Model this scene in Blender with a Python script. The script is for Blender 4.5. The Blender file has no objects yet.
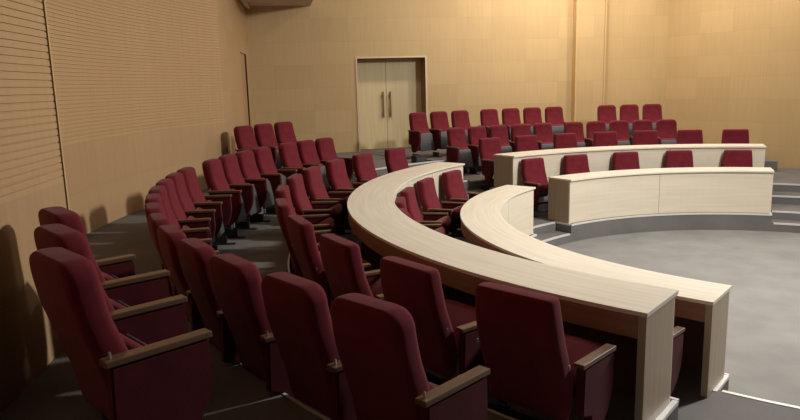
import bpy, bmesh, math, random
from mathutils import Vector, Matrix
random.seed(4)
C = bpy.context.scene.collection
PI = math.pi
def rad(a): return math.radians(a)
def P(r, a, z=0): return Vector((r*math.cos(rad(a)), r*math.sin(rad(a)), z))

# ------------------------------------------------------------ camera
F_PX = 672.94
CAM = Vector((-6.3997, -6.8381, 2.6573)); YAW, PITCH, ROLL = 1.38074, 0.18299, -0.02706
cy, sy, cp, sp = math.cos(YAW), math.sin(YAW), math.cos(PITCH), math.sin(PITCH)
Fw = Vector((cy*cp, sy*cp, -sp)); Rt = Vector((sy, -cy, 0)); Up = Rt.cross(Fw)
c, s = math.cos(ROLL), math.sin(ROLL)
R2 = c*Rt + s*Up; U2 = -s*Rt + c*Up
cam = bpy.data.objects.new('camera', bpy.data.cameras.new('camera')); C.objects.link(cam)
M = Matrix((R2, U2, -Fw)).transposed().to_4x4(); M.translation = CAM
cam.matrix_world = M
cam.data.sensor_width = 36; cam.data.lens = F_PX/800*36; cam.data.clip_start = .05
bpy.context.scene.camera = cam

# ------------------------------------------------------------ world, lights, exposure
w = bpy.data.worlds.new('world'); bpy.context.scene.world = w; w.use_nodes = True
w.node_tree.nodes['Background'].inputs[0].default_value = (1, .8, .75, 1)
w.node_tree.nodes['Background'].inputs[1].default_value = .015
def area(name, loc, tgt, size, power, col, spread=180):
    l = bpy.data.lights.new(name, 'AREA'); l.shape = 'DISK'; l.size = size; l.energy = power; l.color = col; l.spread = rad(spread)
    o = bpy.data.objects.new(name, l); C.objects.link(o); o.location = loc
    o.rotation_euler = (Vector(tgt)-Vector(loc)).to_track_quat('-Z', 'Y').to_euler(); return o
def spot(name, loc, tgt, power, ang, blend, col, r=.12):
    l = bpy.data.lights.new(name, 'SPOT'); l.energy = power; l.spot_size = rad(ang); l.spot_blend = blend; l.color = col; l.shadow_soft_size = r
    o = bpy.data.objects.new(name, l); C.objects.link(o); o.location = loc
    o.rotation_euler = (Vector(tgt)-Vector(loc)).to_track_quat('-Z', 'Y').to_euler(); return o
WARM = (1, .86, .70); NEUT = (1, .955, .90)
area('stage_light', (1.1, -1.3, 5.5), (-3.2, .2, 1.0), .7, 600, NEUT)
area('stage_light', (2.0, 2.2, 5.8), (.2, 3.0, 0), 1.2, 110, NEUT)
for x, y, pw in ((-3.0, 7.4, 22), (-.9, 7.3, 70), (.6, 7.6, 90), (2.8, 7.3, 80), (4.0, 5.6, 70)):
    area('ceiling_downlight', (x, y, 5.9), (x+.1, y+1.0, 2), .35, pw, WARM)
sc = bpy.context.scene
sc.view_settings.view_transform = 'Standard'; sc.view_settings.look = 'None'
sc.view_settings.gamma = 1; sc.view_settings.use_curve_mapping = False
sc.view_settings.exposure = 0.0

# ------------------------------------------------------------ materials
def mat(name, base, rough=.6, spec=.5, metal=0, sheen=0):
    m = bpy.data.materials.new(name); m.use_nodes = True
    b = m.node_tree.nodes['Principled BSDF']
    b.inputs['Base Color'].default_value = (*base, 1); b.inputs['Roughness'].default_value = rough
    b.inputs['Specular IOR Level'].default_value = spec; b.inputs['Metallic'].default_value = metal
    if sheen: b.inputs['Sheen Weight'].default_value = sheen; b.inputs['Sheen Roughness'].default_value = .5
    return m
def nd(m, t, **k):
    n = m.node_tree.nodes.new(t)
    for a, v in k.items():
        if a.startswith('i_'): n.inputs[int(a[2:]) if a[2:].isdigit() else a[2:].replace('_', ' ')].default_value = v
        else: setattr(n, a, v)
    return n
def lk(m, a, b): m.node_tree.links.new(a, b)
def noisy(m, c1, c2, scale, coord='Object', stretch=(1, 1, 1), detail=4, lo=.35, hi=.65, bump=0, bscale=None):
    b = m.node_tree.nodes['Principled BSDF']
    tc = nd(m, 'ShaderNodeTexCoord'); mp = nd(m, 'ShaderNodeMapping'); mp.inputs['Scale'].default_value = stretch
    lk(m, tc.outputs[coord], mp.inputs[0])
    n = nd(m, 'ShaderNodeTexNoise'); n.inputs['Scale'].default_value = scale; n.inputs['Detail'].default_value = detail
    lk(m, mp.outputs[0], n.inputs[0])
    r = nd(m, 'ShaderNodeValToRGB'); r.color_ramp.elements[0].position = lo; r.color_ramp.elements[1].position = hi
    r.color_ramp.elements[0].color = (*c1, 1); r.color_ramp.elements[1].color = (*c2, 1)
    lk(m, n.outputs[0], r.inputs[0]); lk(m, r.outputs[0], b.inputs['Base Color'])
    if bump:
        n2 = nd(m, 'ShaderNodeTexNoise'); n2.inputs['Scale'].default_value = bscale or scale*4
        lk(m, tc.outputs[coord], n2.inputs[0])
        bp = nd(m, 'ShaderNodeBump'); bp.inputs['Strength'].default_value = bump; bp.inputs['Distance'].default_value = .01
        lk(m, n2.outputs[0], bp.inputs['Height']); lk(m, bp.outputs[0], b.inputs['Normal'])
    return m, r
def wall_wood(name, c1, c2, gx=.88, gy=.53, spec=.25):
    """veneer panels laid in a grid; UV in metres"""
    m = mat(name, c1, .55, spec); b = m.node_tree.nodes['Principled BSDF']
    tc = nd(m, 'ShaderNodeTexCoord')
    br = nd(m, 'ShaderNodeTexBrick', offset=0.0, squash=1.0)
    br.inputs['Color1'].default_value = (*c1, 1); br.inputs['Color2'].default_value = (*c2, 1)
    br.inputs['Mortar'].default_value = tuple(x*.9 for x in c1)+(1,)
    br.inputs['Scale'].default_value = 1; br.inputs['Mortar Size'].default_value = .0035; br.inputs['Mortar Smooth'].default_value = .2
    br.inputs['Brick Width'].default_value = gx; br.inputs['Row Height'].default_value = gy; br.inputs['Bias'].default_value = -.1
    lk(m, tc.outputs['UV'], br.inputs[0])
    mp = nd(m, 'ShaderNodeMapping'); mp.inputs['Scale'].default_value = (22, 1.3, 1); lk(m, tc.outputs['UV'], mp.inputs[0])
    n = nd(m, 'ShaderNodeTexNoise'); n.inputs['Scale'].default_value = 1; n.inputs['Detail'].default_value = 5; lk(m, mp.outputs[0], n.inputs[0])
    r = nd(m, 'ShaderNodeValToRGB'); r.color_ramp.elements[0].position = .3; r.color_ramp.elements[1].position = .7
    r.color_ramp.elements[0].color = (.93, .925, .915, 1); r.color_ramp.elements[1].color = (1, 1, 1, 1); lk(m, n.outputs[0], r.inputs[0])
    mx = nd(m, 'ShaderNodeMixRGB', blend_type='MULTIPLY'); mx.inputs[0].default_value = 1
    lk(m, br.outputs[0], mx.inputs[1]); lk(m, r.outputs[0], mx.inputs[2]); lk(m, mx.outputs[0], b.inputs['Base Color'])
    return m
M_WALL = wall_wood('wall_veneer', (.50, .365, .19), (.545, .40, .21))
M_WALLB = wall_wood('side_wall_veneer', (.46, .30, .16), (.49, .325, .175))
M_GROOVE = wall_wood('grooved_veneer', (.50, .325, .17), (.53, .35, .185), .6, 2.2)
M_DOOR, _ = noisy(mat('door_veneer', (.6, .5, .3), .45, .4), (.60, .50, .29), (.66, .555, .33), 1.2, stretch=(18, 18, .7))
M_FRAME = mat('door_frame_paint', (.62, .52, .36), .4, .4)
M_REVEAL = mat('shaded_reveal_veneer', (.26, .15, .075), .5, .3)  # darkened veneer: shade inside the door recess is put into the colour
def desk_wood(name, c1, c2, coord='UV', st=(1.2, 26, 1)):
    m = mat(name, c1, .42, .45)
    return noisy(m, c1, c2, 1.0, coord=coord, stretch=st, detail=6, lo=.3, hi=.72)[0]
M_TOP = desk_wood('pale_desk_laminate', (.72, .665, .54), (.86, .82, .71))
M_PANEL = desk_wood('pale_front_laminate', (.66, .59, .46), (.75, .68, .55), st=(1.0, 20, 1))
M_END = desk_wood('end_panel_oak', (.37, .29, .205), (.46, .365, .26), st=(34, 1.1, 1))
M_EDGE = mat('desk_edge_band', (.72, .62, .46), .4, .4)
M_UNDER = mat('under_desk_brown', (.15, .075, .05), .6, .3)
M_APRON = desk_wood('apron_brown', (.26, .15, .09), (.33, .20, .12))
M_CARPET, _ = noisy(mat('carpet_grey', (.15, .14, .135), .95, .1), (.23, .225, .215), (.29, .285, .27), 2.2, detail=5, lo=.3, hi=.7, bump=.5, bscale=160)
M_TIER, _ = noisy(mat('carpet_tier', (.13, .12, .12), .9, .15), (.15, .142, .14), (.20, .19, .185), 1.6, detail=5, lo=.3, hi=.7, bump=.4, bscale=150)
M_NOSE = mat('aluminium_nosing', (.80, .80, .78), .35, .5, .25)
M_SOFFIT = mat('soffit_plaster', (.55, .45, .39), .8, .2)
M_CEIL = mat('ceiling_plaster', (.45, .38, .31), .9, .2)
M_TRIM = mat('wall_trim_veneer', (.58, .40, .20), .5, .3)
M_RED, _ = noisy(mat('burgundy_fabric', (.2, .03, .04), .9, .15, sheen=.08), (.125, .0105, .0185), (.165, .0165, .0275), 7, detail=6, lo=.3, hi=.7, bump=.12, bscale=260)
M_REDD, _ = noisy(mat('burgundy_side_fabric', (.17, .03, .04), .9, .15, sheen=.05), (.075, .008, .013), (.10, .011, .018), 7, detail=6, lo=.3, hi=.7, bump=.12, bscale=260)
M_ARM, _ = noisy(mat('armrest_wood', (.3, .15, .07), .35, .5), (.125, .07, .04), (.175, .10, .058), 1.0, stretch=(30, 2, 30))
M_SHELL = mat('grey_seat_shell', (.085, .088, .095), .6, .25)
M_BLACK = mat('black_steel', (.018, .016, .018), .5, .4)
M_CHROME = mat('satin_steel', (.62, .58, .52), .3, .5, .8)
M_BRONZE = mat('bronze_handle', (.25, .16, .07), .35, .5, .7)

# ------------------------------------------------------------ helpers
def link(name, bm, m, parent=None, smooth=False, ang=None):
    me = bpy.data.meshes.new(name)
    bmesh.ops.recalc_face_normals(bm, faces=bm.faces)
    bm.to_mesh(me); bm.free()
    for x in (m if isinstance(m, (list, tuple)) else [m]): me.materials.append(x)
    if smooth:
        for p in me.polygons: p.use_smooth = True
    if ang is not None: me.set_sharp_from_angle(angle=rad(ang))
    o = bpy.data.objects.new(name, me); C.objects.link(o)
    if parent: o.parent = parent
    return o
def struct(name, bm, m, **k):
    o = link(name, bm, m, **k); o['kind'] = 'structure'; return o
def thing(name, label, cat, loc=(0, 0, 0), rz=0, group=None):
    o = bpy.data.objects.new(name, None); C.objects.link(o); o.empty_display_size = .2
    o.location = loc; o.rotation_euler = (0, 0, rz); o['label'] = label; o['category'] = cat
    if group: o['group'] = group
    return o
def prism(bm, pts, z0, z1, uv=False):
    a = [bm.verts.new((x, y, z0)) for x, y in pts]; b = [bm.verts.new((x, y, z1)) for x, y in pts]
    n = len(pts)
    bm.faces.new(a[::-1]); bm.faces.new(b)
    for i in range(n): bm.faces.new((a[i], a[(i+1) % n], b[(i+1) % n], b[i]))
def box(bm, x0, x1, y0, y1, z0, z1, bev=0):
    r = bmesh.ops.create_cube(bm, size=1)
    for v in r['verts']:
        v.co = Vector(((x0+x1)/2+v.co.x*(x1-x0), (y0+y1)/2+v.co.y*(y1-y0), (z0+z1)/2+v.co.z*(z1-z0)))
    if bev:
        es = list({e for v in r['verts'] for e in v.link_edges})
        bmesh.ops.bevel(bm, geom=es, offset=bev, segments=2, affect='EDGES', profile=.5)
def ring(bm, r0, r1, a0, a1, z0, z1, n=None, bev=0):
    """solid annular sector with UVs in metres (u along the arc, v across / up)"""
    n = n or max(2, int(abs(a1-a0)/1.8))
    uvl = bm.loops.layers.uv.verify()
    rows = []
    for i in range(n+1):
        a = a0+(a1-a0)*i/n
        rows.append([bm.verts.new(P(r, a, z)) for r, z in ((r0, z0), (r1, z0), (r1, z1), (r0, z1))])
    ub = rad(a1-a0)*(r0+r1)/2/n
    def face(vs, uvs):
        f = bm.faces.new(vs)
        for l, u in zip(f.loops, uvs): l[uvl].uv = u
    dr, dz = r1-r0, z1-z0
    for i in range(n):
        A, B = rows[i], rows[i+1]; u0, u1 = ub*i, ub*(i+1)
        for k in range(4):
            k2 = (k+1) % 4; d = dr if k % 2 == 0 else dz
            face((A[k], A[k2], B[k2], B[k]), ((u0, 0), (u0, d), (u1, d), (u1, 0)))
    for Rw in (rows[0], rows[-1]):
        face(Rw, ((0, 0), (dr, 0), (dr, dz), (0, dz)))
def add_uv_planar(bm):
    """UV in metres: u along the horizontal run of each vertical face, v = height"""
    uvl = bm.loops.layers.uv.verify(); bm.normal_update()
    for f in bm.faces:
        nrm = f.normal; t = Vector((-nrm.y, nrm.x, 0))
        if t.length < .3:
            for l in f.loops: l[uvl].uv = (l.vert.co.x, l.vert.co.y)
        else:
            t.normalize()
            for l in f.loops: l[uvl].uv = (l.vert.co.dot(t), l.vert.co.z)

# ------------------------------------------------------------ floor, tiers, steps
AL0, AL1 = 129.3, 219.3          # left block of seating
AR0, AR1 = 56.7, 114.35           # right block
R1, R2r, R3, R4 = 3.72, 5.02, 6.27, 7.30
Z1, Z2, Z3, Z4 = .3, .6, .82, 1.1
Z3R = .78
H = 6.2
bm = bmesh.new(); prism(bm, [P(3.72, a)[:2] for a in range(0, 360, 3)], -.2, 0); struct('floor', bm, M_CARPET)
bm = bmesh.new(); ring(bm, 3.72, 13.5, 252, 400, -.2, 0, 50); struct('floor', bm, M_CARPET)
def tier(r0, r1, a0, a1, z, m=None):
    bm = bmesh.new(); ring(bm, r0, r1, a0, a1, -.2, z); struct('floor', bm, m or M_TIER)
ntrim = [0]
def nosing_arc(r, a0, a1, z, wd=.03):
    ntrim[0] += 1
    bm = bmesh.new(); ring(bm, r-.006, r+wd, a0, a1, z-.022, z+.005); struct('trim_%d' % ntrim[0], bm, M_NOSE)
def nosing_rad(a, r0, r1, z, sgn):
    """strip along a radial edge at angle a; sgn: side on which the tier lies"""
    ntrim[0] += 1
    bm = bmesh.new(); d = P(1, a); t = Vector((-d.y, d.x, 0))*sgn
    p = [d*r0-t*.006, d*r1-t*.006, d*r1+t*.03, d*r0+t*.03]
    prism(bm, [q[:2] for q in p], z-.022, z+.005); struct('trim_%d' % ntrim[0], bm, M_NOSE)
for (a0, a1) in ((AL0, AL1), (AR0, AR1)):
    tier(R1, R2r, a0, a1, Z1); tier(R2r, R3, a0, a1, Z2)
tier(R3, R4, AL0, AL1, Z3); tier(R3, R4, AR0, AR1, Z3R)
for a0, a1 in ((AL1, 252), (AR1, AL0), (40, AR0)):
    k_ = .2 if a0 > 200 else 0
    st = [(3.72, 4.05, .15), (4.05, 4.85+k_, .3), (4.85+k_, 5.42+k_, .45), (5.42+k_, 6.27, .6)]
    st += [(6.27, 6.8, .8), (6.8, R4, .95)] if a0 > 100 else [(6.27, 8.0, .6)]
    for r0, r1, z in st:
        tier(r0, r1, a0, a1, z); 
        if z < .61 and not (r0 > 6 and a0 < 100) or a0 > 100: nosing_arc(r0, a0+.5, a1-.5, z)
for a0, a1 in ((AL0, AL1), (AR0, AR1)):
    nosing_arc(R1, a0, a1, Z1, .02); nosing_arc(R2r, a0, a1, Z2, .02)
nosing_arc(R3, AL0, AL1, Z3, .012); nosing_arc(R3, AR0, AR1, Z3R, .012); nosing_arc(R4, AL0, 252, Z4, .012); nosing_arc(R4, 108, AL0, Z4, .03)
for a, sg in ((AL1, -1), (AL0, 1), (AR1, -1), (AR0, 1)):
    nosing_rad(a, R1+.03, 4.1, Z1, sg); nosing_rad(a, R2r+.03, 5.5, Z2, sg)
# top tier reaching to the walls
WY = 9.4
def P2(a): return P(9.9, a)
def toptier(angs, outer):
    bm = bmesh.new(); pts = [P(R4, a)[:2] for a in angs]+outer; prism(bm, pts, -.2, Z4); return bm
struct('floor', toptier([66+i*1.9 for i in range(27)], [(-4.7, WY+.5), (4.0, WY+.5)]), M_TIER)
ring_l = [114.25+i*2 for i in range(68)]
struct('floor', toptier(ring_l, [(-6.7, -7.6), (-8.4, -9.2), (-9.4, -5.6), (-9.4, 3.6), (-7.4, WY+.5), (-4.7, WY+.5)]), M_TIER)
bm = bmesh.new(); prism(bm, [P(R4, a)[:2] for a in (53, 56, 59, 62, 66)]+[(4.0, WY), (5.3, 8)], -.2, Z3); struct('floor', bm, M_TIER)

# ------------------------------------------------------------ walls
def vwall(name, pts, z0, z1, m, th=.15, side=1):
    """wall following a plan polyline, thickness away from the room"""
    bm = bmesh.new(); uvl = bm.loops.layers.uv.verify(); u = 0
    out = []
    for i, p in enumerate(pts):
        a = Vector(pts[max(i-1, 0)]); b = Vector(pts[min(i+1, len(pts)-1)]); d = (b-a).normalized()
        out.append(Vector(p)+Vector((-d.y, d.x))*th*side)
    for i in range(len(pts)-1):
        p, q, po, qo = Vector(pts[i]), Vector(pts[i+1]), out[i], out[i+1]
        L = (q-p).length
        def f(vs, us):
            fc = bm.faces.new([bm.verts.new(v) for v in vs])
            for l, x in zip(fc.loops, us): l[uvl].uv = x
        us = ((u, z0), (u+L, z0), (u+L, z1), (u, z1))
        f(((*p, z0), (*q, z0), (*q, z1), (*p, z1)), us); f(((*po, z0), (*qo, z0), (*qo, z1), (*po, z1)), us)
        f(((*p, z1), (*q, z1), (*qo, z1), (*po, z1)), us); f(((*p, z0), (*q, z0), (*qo, z0), (*po, z0)), us)
        u += L
    bmesh.ops.remove_doubles(bm, verts=bm.verts, dist=.0005)
    return struct(name, bm, m)
DX0, DX1, DZ = -4.22, -2.56, Z4+2.21
# back wall around the door opening
bm = bmesh.new()
box(bm, -6.9, DX0, WY, WY+.6, Z4-.3, H); box(bm, DX1, 4.0, WY, WY+.6, Z4-.3, H); box(bm, DX0, DX1, WY, WY+.6, DZ, H)
add_uv_planar(bm); struct('wall_back', bm, M_WALL)
bm = bmesh.new(); box(bm, 1.30, 2.04, WY-.16, WY, Z4, H); add_uv_planar(bm); struct('wall_pilaster', bm, M_WALL)
for x0, x1 in ((1.262, 1.30), (2.04, 2.07)):
    bm = bmesh.new(); box(bm, x0, x1, WY-.19, WY, Z4, H); ntrim[0] += 1; struct('trim_%d' % ntrim[0], bm, M_TRIM)
vwall('wall_right', [(3.9, WY), (5.15, 6.3), (6.2, 3.4)], 0, H, M_WALL, .15, 1)
# left curved wall: flat wainscot below, fine horizontal grooves above (real relief)
RW = 8.55
PL = (-7.07, 4.81)
A0, A1 = 145.77, 201.0
def curved(name, prof, m, n=56):
    bm = bmesh.new(); uvl = bm.loops.layers.uv.verify(); rows = []
    for i in range(n+1):
        a = A0+(A1-A0)*i/n; rows.append([bm.verts.new(P(RW+d, a, z)) for z, d in prof])
    for i in range(n):
        for k in range(len(prof)-1):
            f = bm.faces.new((rows[i][k], rows[i+1][k], rows[i+1][k+1], rows[i][k+1]))
            for l, x in zip(f.loops, ((i, k), (i+1, k), (i+1, k+1), (i, k+1))):
                l[uvl].uv = (rad(A1-A0)*RW*x[0]/n, prof[x[1]][0])
    bmesh.ops.recalc_face_normals(bm, faces=bm.faces)
    return struct(name, bm, m)
GZ = 2.13
def groove_prof(z0, z1, pitch=.0425, gw=.008, dep=.008):
    pr = [(z0, 0)]; z = z0
    while z+pitch < z1:
        pr += [(z+pitch-gw, 0), (z+pitch-gw+.001, dep), (z+pitch-.001, dep), (z+pitch, 0)]; z += pitch
    pr.append((z1, 0)); return pr
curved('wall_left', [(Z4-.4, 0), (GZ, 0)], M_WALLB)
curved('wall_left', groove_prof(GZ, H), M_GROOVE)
# plain flat return between the grooved curve and the back corner, with its side doorway
NX0, NX1 = .62, .86        # where along the return the doorway stands
q0, q1 = Vector(PL), Vector((-6.72, WY))
qa, qb = q0.lerp(q1, NX0), q0.lerp(q1, NX1)
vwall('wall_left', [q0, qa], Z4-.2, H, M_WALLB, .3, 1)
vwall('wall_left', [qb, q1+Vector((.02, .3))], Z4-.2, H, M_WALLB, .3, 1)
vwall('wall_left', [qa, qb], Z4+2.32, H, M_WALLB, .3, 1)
nrm = Vector((-(q1-q0).y, (q1-q0).x)).normalized()
bm = bmesh.new()
pts = [qa+nrm*.03, qb+nrm*.03, qb+nrm*.1, qa+nrm*.1]; prism(bm, [tuple(p) for p in pts], Z4, Z4+2.32)
struct('door_2', bm, M_WALLB)
# nearer grooved side wall at the left edge of the photo
n0 = Vector((-7.70, -2.23)); dirn = Vector((.085, .996)).normalized(); n1 = n0-dirn*6
nn = Vector((-dirn.y, dirn.x))
def flatprof(name, prof, m):
    bm = bmesh.new(); uvl = bm.loops.layers.uv.verify(); L = (n1-n0).length
    for (za, da), (zb, db) in zip(prof[:-1], prof[1:]):
        f = bm.faces.new([bm.verts.new(v) for v in ((*(n0+nn*da), za), (*(n1+nn*da), za), (*(n1+nn*db), zb), (*(n0+nn*db), zb))])
        for l, x in zip(f.loops, ((0, za), (L, za), (L, zb), (0, zb))): l[uvl].uv = x
    bmesh.ops.remove_doubles(bm, verts=bm.verts, dist=.0003)
    return struct(name, bm, m)
flatprof('wall_left', [(Z4-.3, 0), (GZ-.02, 0)], M_WALLB)
flatprof('wall_left', groove_prof(GZ-.02, H), M_GROOVE)
bm = bmesh.new(); e = n0+dirn*.02
prism(bm, [tuple(n0+dirn*.012-nn*.006), tuple(e+dirn*.012-nn*.006), tuple(e+dirn*.012+nn*.9), tuple(n0-dirn*.004+nn*.9), tuple(n0-dirn*.004+nn*.03), tuple(n0+dirn*.012+nn*.03)], Z4-.3, H); ntrim[0] += 1
struct('trim_%d' % ntrim[0], bm, M_TRIM)
# ceiling and the dropped soffit in the back left corner
bm = bmesh.new(); box(bm, -10.5, 8, -9.5, 10, H, H+.2); struct('ceiling', bm, M_CEIL)
bm = bmesh.new(); box(bm, -6.70, -5.26, 6.2, WY, 4.52, H); struct('ceiling', bm, M_SOFFIT)
bm = bmesh.new()
a_, b_ = Vector((-6.98, 6.2)), Vector((-6.72, WY)); prism(bm, [(-6.9+.01, 6.2), (-6.70, WY-.01), (-6.62, WY-.01), (-6.8, 6.2)], 4.46, 4.54)
ntrim[0] += 1; struct('trim_%d' % ntrim[0], bm, mat('soffit_trim_paint', (.6, .5, .42), .6))

# ------------------------------------------------------------ double door
bm = bmesh.new()
t = .035
box(bm, DX0-t, DX0, WY-.02, WY+.05, Z4, DZ+t); box(bm, DX1, DX1+t, WY-.02, WY+.05, Z4, DZ+t); box(bm, DX0, DX1, WY-.02, WY+.05, DZ, DZ+t)
fr = struct('door_1', bm, M_FRAME)
bm = bmesh.new()
box(bm, DX0-.001, DX0+.012, WY+.05, WY+.55, Z4, DZ); box(bm, DX1-.012, DX1+.001, WY+.05, WY+.55, Z4, DZ); box(bm, DX0, DX1, WY+.05, WY+.55, DZ-.012, DZ+.001)
link('door_reveal', bm, M_REVEAL, fr)
DM = (DX0+DX1)/2-.07
for x0, x1, hx in ((DX0+.012, DM-.004, DM-.09), (DM+.004, DX1-.012, DM+.09)):
    bm = bmesh.new(); box(bm, x0, x1, WY+.42, WY+.465, Z4+.01, DZ-.015, .003); lf = link('door_leaf', bm, M_DOOR, fr)
    bm = bmesh.new(); box(bm, hx-.02, hx+.02, WY+.355, WY+.375, Z4+.78, Z4+1.42, .008)
    box(bm, hx-.012, hx+.012, WY+.37, WY+.42, Z4+.86, Z4+.90); box(bm, hx-.012, hx+.012, WY+.37, WY+.42, Z4+1.30, Z4+1.34)
    link('door_handle', bm, M_BRONZE, lf)
bm = bmesh.new(); box(bm, DM+.045, DM+.068, WY+.39, WY+.42, Z4+.92, Z4+1.02, .004); link('door_lock', bm, M_CHROME, lf)

# ------------------------------------------------------------ curved desks
def desk(name, label, r0, r1, a0, a1, z, npan, group=None):
    t = thing(name, label, 'desk', P((r0+r1)/2, (a0+a1)/2, z), 0, group)
    inv = Matrix.Translation(-t.location)
    def put(pn, bm, m):
        bm.transform(inv); return link(pn, bm, m, t)
    zt = z+.75
    bm = bmesh.new(); ring(bm, r0-.012, r1+.004, a0-.05, a1+.05, zt-.026, zt); put('desk_top', bm, M_TOP)
    ep = .045/rad(1)/((r0+r1)/2)      # end panel thickness in degrees
    step = (a1-a0)/npan
    for i in range(npan):
        bm = bmesh.new(); ring(bm, r0+.02, r0+.045, a0+step*i+.05, a0+step*(i+1)-.05, z+.006, zt-.027); put('front_panel', bm, M_PANEL)
    bm = bmesh.new(); ring(bm, r1-.022, r1-.001, a0+ep+.02, a1-ep-.02, zt-.165, zt-.027); put('apron', bm, M_APRON)
    bm = bmesh.new(); ring(bm, r0+.047, r0+.06, a0+ep+.05, a1-ep-.05, z+.006, zt-.03); put('backing_panel', bm, M_UNDER)
    for aa in (a0, a1-ep):
        bm = bmesh.new(); ring(bm, r0+.046, r1, aa, aa+ep, z+.006, zt-.027, 1)
        put('end_panel', bm, M_END)
    k = int((a1-a0)/22)
    for i in range(1, k):
        a = a0+(a1-a0)*i/k
        bm = bmesh.new(); ring(bm, r0+.062, r1-.14, a, a+.3, z+.006, zt-.03, 1); put('support_panel', bm, M_UNDER)
    return t
DA = (129.3, 219.0)
desk('curved_desk', 'long pale crescent desk on the left, the inner lower one beside the open floor', 3.76, 4.25, *DA, Z1, 6)
desk('curved_desk', 'long pale crescent desk on the left, the outer higher and larger one', 5.08, 5.60, *DA, Z2, 8)
desk('curved_desk', 'pale curved desk across the open grey floor, the front one above a dark plinth', 3.76, 4.25, 56.9, 114.15, Z1, 2)
desk('curved_desk', 'pale curved desk at the right back, the one behind five red chairs', 5.08, 5.60, 56.9, 114.15, Z2, 3)

# ------------------------------------------------------------ chairs (local +Y is the sitter's front)
def rrect(hw, y0, y1, r, n=4):
    """rounded rectangle in plan"""
    r = min(r, hw*.95, (y1-y0)/2*.98); pts = []
    for cx_, cy_, s0 in ((hw-r, y1-r, 0), (-hw+r, y1-r, 90), (-hw+r, y0+r, 180), (hw-r, y0+r, 270)):
        for k in range(n+1):
            a = rad(s0+90*k/n); pts.append((cx_+r*math.cos(a), cy_+r*math.sin(a)))
    return pts
def loft(levels, n=4):
    bm = bmesh.new(); rows = []
    for z, hw, y0, y1, r in levels:
        rows.append([bm.verts.new((x, y, z)) for x, y in rrect(hw, y0, y1, r, n)])
    for A, B in zip(rows[:-1], rows[1:]):
        for i in range(len(A)):
            j = (i+1) % len(A); bm.faces.new((A[i], A[j], B[j], B[i]))
    bm.faces.new(rows[0][::-1]); bm.faces.new(rows[-1]); return bm
def interp(t, tab):
    for (a, x), (b, y) in zip(tab[:-1], tab[1:]):
        if t <= b: return x+(y-x)*max(0, (t-a))/(b-a)
    return tab[-1][1]
def backrest_bm(rounded, top=.97, bot=.285):
    front = [(0, .17), (.3, .185), (.42, .195), (.52, .18), (.62, .14), (.74, .10), (.86, .078), (1.1, .055)]
    rear = [(0, .09), (.3, .085), (.45, .06), (.6, .015), (.75, -.03), (.86, -.048), (1.1, -.07)]
    lv = []; zs = [bot, bot+.01, bot+.03]+[bot+.03+(top-.10-bot-.03)*k/12 for k in range(1, 13)]
    hwmax = .221 if rounded else .26
    hwtop = .212 if rounded else .236
    cr = .085 if rounded else .02
    top = top if rounded else .985
    for k in range(1, 9): zs.append(top-.10+.10*math.sin(k/8*PI/2))
    for z in zs:
        hw = interp(z, [(bot, hwmax-.012), (.45, hwmax-.002), (.65, hwmax), (.85, hwmax-.008), (top, hwtop)])
        f, b = interp(z, front), interp(z, rear)
        d = max(0, (z-(top-cr))/cr)
        if d > 0: hw -= cr*(1-math.sqrt(max(0, 1-min(d, 1)**2)))*.95
        e = max(0, (z-(top-.04))/.04)
        if e > 0:
            sh = .022*(1-math.sqrt(max(0, 1-min(e, 1)**2))); f -= sh; b += sh
        if z < bot+.02: f -= .015; b += .01
        lv.append((z, hw, b, f, .04))
    return loft(lv)
def folded_seat_bm(hw=.205):
    bm = loft([(z, interp(z, [(0, hw), (1, hw-.03)])-ins, y0, y1, .03) for z, ins, y0, y1 in
               ((0, .02, .02, .06), (.02, .002, .003, .09), (.14, 0, 0, .105), (.30, .0, 0, .10), (.36, .004, .005, .085), (.385, .025, .025, .06))])
    return bm
def side_bm(x, front=.44, b0=.05):
    """upholstered side panel under an armrest, curved front lower edge"""
    f = front
    pr = [(b0-.01, .31), (b0, .578), (f-.013, .578), (f, .565), (f+.003, .42), (f-.015, .33), (f-.06, .24), (f-.12, .18), (f-.19, .14), (b0+.15, .13), (b0+.10, .16), (b0+.08, .28)]
    bm = bmesh.new(); h = .027
    a = [bm.verts.new((x-h, y, z)) for y, z in pr]; b = [bm.verts.new((x+h, y, z)) for y, z in pr]; n = len(pr)
    bm.faces.new(a); bm.faces.new(b[::-1])
    for i in range(n): bm.faces.new((a[i], b[i], b[(i+1) % n], a[(i+1) % n]))
    bmesh.ops.recalc_face_normals(bm, faces=bm.faces)
    bmesh.ops.bevel(bm, geom=[e for e in bm.edges if abs(e.verts[0].co.x-e.verts[1].co.x) < .001], offset=.008, segments=2, affect='EDGES')
    return bm
def arm_bm(x, front=.44, b0=.05):
    bm = bmesh.new(); box(bm, x-.031, x+.031, b0-.02, front+.012, .58, .606, .004)
    return bm
def foot_bm(x, wide=.03):
    bm = bmesh.new(); box(bm, x-.018, x+.018, .16, .36, .012, .105, .004); box(bm, x-wide, x+wide, .10, .46, 0, .014, .004)
    return bm
def bracket_bm(x):
    bm = bmesh.new(); box(bm, x-.005, x+.005, .05, .058, .606, .632, .002)
    return bm
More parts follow.
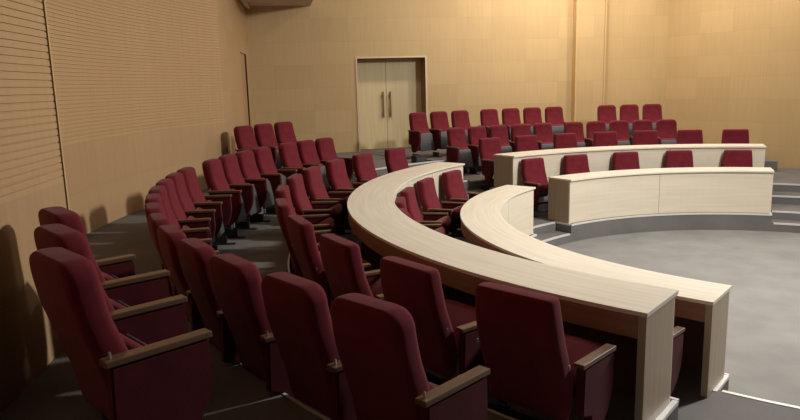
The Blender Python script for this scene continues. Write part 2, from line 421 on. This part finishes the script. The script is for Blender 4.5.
def make_chair(kind, arms, hx=.252):
    """kind row: tip-up seat in a shared-arm row; kind desk: free chair with its seat down"""
    t = bpy.data.objects.new('theatre_seat' if kind == 'row' else 'desk_seat', None); C.objects.link(t); t.empty_display_size = .2
    link('backrest', backrest_bm(kind == 'row'), M_RED, t, smooth=True)
    if kind == 'row':
        # cushion folded up: red pad towards the back, grey shell to the front
        bm = folded_seat_bm(.184); bm.transform(Matrix.Translation((0, .225, .18)) @ Matrix.Rotation(rad(9), 4, 'X')); st = link('seat', bm, M_RED, t, smooth=True)
        bm = loft([(z, interp(z, [(.0, .188), (.44, .160)])-i, y0, y1, .012) for z, i, y0, y1 in
                   ((-.01, .02, .0, .012), (.005, 0, 0, .03), (.2, 0, .002, .036), (.34, 0, .0, .03), (.37, .02, 0, .012))])
        bm.transform(Matrix.Translation((0, .33, .17)) @ Matrix.Rotation(rad(9), 4, 'X')); link('seat_shell', bm, M_SHELL, st, smooth=True)
    else:
        prof = [(.14, .37, .40), (.16, .355, .425), (.30, .345, .445), (.44, .34, .455), (.50, .345, .45), (.515, .37, .435), (.52, .39, .415)]
        bm = bmesh.new(); rows = []
        for y, za, zb in prof:
            hw = .238 if y < .5 else .238-(y-.5)*.6
            zm = (za+zb)/2
            rows.append([bm.verts.new(v) for v in ((-hw+.02, y, za), (hw-.02, y, za), (hw, y, zm), (hw-.015, y, zb-.006), (.1, y, zb), (-.1, y, zb), (-hw+.015, y, zb-.006), (-hw, y, zm))])
        for A, B in zip(rows[:-1], rows[1:]):
            for i in range(8): bm.faces.new((A[i], A[(i+1) % 8], B[(i+1) % 8], B[i]))
        bm.faces.new(rows[0][::-1]); bm.faces.new(rows[-1])
        TL = Matrix.Translation((0, .21, .40)) @ Matrix.Rotation(rad(24), 4, 'X') @ Matrix.Translation((0, -.14, -.40))
        bm.transform(TL); st = link('seat', bm, M_RED, t, smooth=True)
        bm = bmesh.new(); box(bm, -.19, .19, .17, .46, .315, .343, .008); bm.transform(TL); link('seat_shell', bm, M_SHELL, st)
    bm = bmesh.new(); box(bm, -hx+.034, hx-.034, .165, .195, .16, .19, .003); link('cross_bar', bm, M_BLACK, t)
    ab = (.44, .045) if kind == 'row' else (.50, .17)
    for sx in arms:
        x = sx*hx
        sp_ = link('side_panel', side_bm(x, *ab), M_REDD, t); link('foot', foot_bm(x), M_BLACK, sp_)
        ar = link('armrest', arm_bm(x, *ab), M_ARM, t); link('bracket', bracket_bm(x), M_CHROME, ar)
    return t
def copy_tree(o, parent=None):
    q = o.copy(); C.objects.link(q); q.parent = parent
    for ch in o.children: copy_tree(ch, q)
    return q
protos = {('row', 1): make_chair('row', (1,)), ('row', 2): make_chair('row', (1, -1)),
          ('desk', 2): make_chair('desk', (1, -1), .292)}
used = set()
def place(kind, arms, r, a, z, label, group, turn=0):
    key = (kind, arms); p = protos[key]
    o = copy_tree(p) if key in used else p
    used.add(key)
    o.location = P(r, a, z); o.rotation_euler = (0, 0, rad(a+90+turn)); o['label'] = label; o['category'] = 'chair'; o['group'] = group
    return o
ORD = ['first', 'second', 'third', 'fourth', 'fifth', 'sixth', 'seventh', 'eighth', 'ninth', 'tenth', 'eleventh', 'twelfth']
LROW = 'tip-up seats of the left curved row'
def row(angs, r, z, labels, group, kind='row'):
    """angs in label order; each seat owns the arm towards growing angle, the lowest angle also the other"""
    lo = min(angs)
    rs = r if isinstance(r, (list, tuple)) else [r]*len(angs)
    for a, rr, lb in zip(angs, rs, labels):
        place(kind, 2 if (kind == 'desk' or a == lo) else 1, rr, a, z, lb, group)
# nearest three by the grooved wall
for k, (x, y, fc, lb) in enumerate(((-7.20, -4.18, 34, 'nearest'), (-7.35, -3.655, 32, 'middle one'), (-7.495, -3.13, 30, 'farthest'))):
    o = place('row', 2 if k == 2 else 1, 1, 0, Z4, 'burgundy tip-up seat by the grooved side wall, %s of three' % lb, 'three seats by the grooved side wall')
    o.location = (x, y, Z4); o.rotation_euler = (0, 0, rad(fc-90))
# long left row: twelve from the foreground round to the gap, then four, then three
A = [214.9, 210.8, 206.6]+[202.6-3.96*i for i in range(9)]
row(A, [7.36, 7.38, 7.41, 7.43]+[7.45]*8, Z3, ['burgundy tip-up seat seen from behind, the long left row\'s foreground end with a full armrest']+
    ['burgundy tip-up seat in the long left curved row, %s counted from its foreground end' % ORD[i] for i in range(1, 11)]+
    ['burgundy tip-up seat in the long left curved row, last before the gap'], LROW)
row([164.0, 159.8, 155.6, 151.4], 7.42, Z3, ['burgundy tip-up seat past the gap in the left curved row, %s of four' % ORD[i] for i in range(4)], LROW)
row([145.6, 141.5, 137.4], 7.40, Z3, ['burgundy tip-up seat, %s of the trio at the left row\'s far end' % x for x in ('leftmost', 'middle one', 'rightmost')], LROW)
row([145.6, 141.8, 138.0], 8.24, Z4, ['burgundy tip-up seat, %s of the highest trio in the back left corner' % x for x in ('leftmost', 'middle one', 'rightmost')], 'top three seats in the back left corner')
# seats behind the outer left desk
A = [215.0, 207.5, 199.6, 191.6, 183.0, 174.3, 165.4, 157.8, 149.5, 141.2, 132.3]
row(A, 6.32, Z2, ['burgundy chair seen from behind at the near end of the outer left desk']+
    ['burgundy chair behind the outer left desk, %s along from its foreground end' % ORD[i] for i in range(1, 10)]+
    ['burgundy chair at the far end of the outer left desk, below the double door'], 'chairs behind the outer left desk', 'desk')
A = [213.5, 203.8, 194.6, 185.4, 176.1, 166.8, 157.2, 146.4, 135.3]
row(A, 5.0, Z1, ['mostly hidden burgundy chair between the two left desks, its armrest showing at their near end']+
    ['burgundy chair between the two left desks, %s along from the foreground aisle' % ORD[i] for i in range(1, 8)]+
    ['burgundy chair between the two left desks, the farthest, by the middle aisle'], 'chairs between the two left desks', 'desk')
# right block
row([109.9, 98.5, 86.4, 74.5, 62.4], 5.0, Z1, ['burgundy chair between the two right desks, %s' % x for x in
    ('leftmost, its red seat showing', 'second from the left', 'the middle one of five', 'second from the right', 'the rightmost')], 'chairs between the two right desks', 'desk')
row([109.5, 101.4, 93.1, 84.9, 77.1, 68.9, 60.9], 6.30, Z2, ['burgundy square-topped chair behind the rear right desk, %s' % x for x in
    ('the leftmost', 'second from the left', 'third from the left', 'the middle one of seven', 'third from the right', 'second from the right', 'the rightmost, before bare wall')], 'chairs behind the back right desk', 'desk')
row([110.2, 106.0, 101.8, 97.5, 93.2], 7.32, Z3R, ['burgundy tip-up seat, %s from the left in the second row from the back' % ORD[i] for i in range(5)], 'tip-up seats of the second row from the back')
row([87.4, 83.3, 79.2, 75.1, 71.0], 7.32, Z3R, ['burgundy tip-up seat, %s from the left in the second row from the back' % ORD[i+5] for i in range(5)], 'tip-up seats of the second row from the back')
BR = 'tip-up seats of the rearmost row'
row([112.9, 109.0, 105.1], 8.20, Z4, ['burgundy tip-up seat in the rearmost row, %s right of the double door' % x for x in ('first', 'second', 'third')], BR)
row([99.8, 95.9, 92.1, 88.3], 8.20, Z4, ['burgundy tip-up seat in the rearmost row, %s of four left of the pilaster' % x for x in ('leftmost', 'second', 'third', 'rightmost')], BR)
row([79.3, 75.6, 71.9], 8.20, Z4, ['burgundy tip-up seat in the rearmost row, %s of the three right of the pilaster' % x for x in ('leftmost', 'middle one', 'rightmost')], BR)

# ------------------------------------------------------------ small things
t = thing('floor_box', 'small black box on the edge of the top step, left of the rearmost seats', 'box', P(7.42, 117.2, Z4), rad(27))
bm = bmesh.new(); box(bm, -.14, .14, -.08, .08, 0, .14, .01); link('body', bm, M_BLACK, t)
bm = bmesh.new(); box(bm, -.12, .12, -.087, -.0805, .025, .115, .003); link('front_grille', bm, mat('dark_grille', (.04, .04, .045), .7), t)
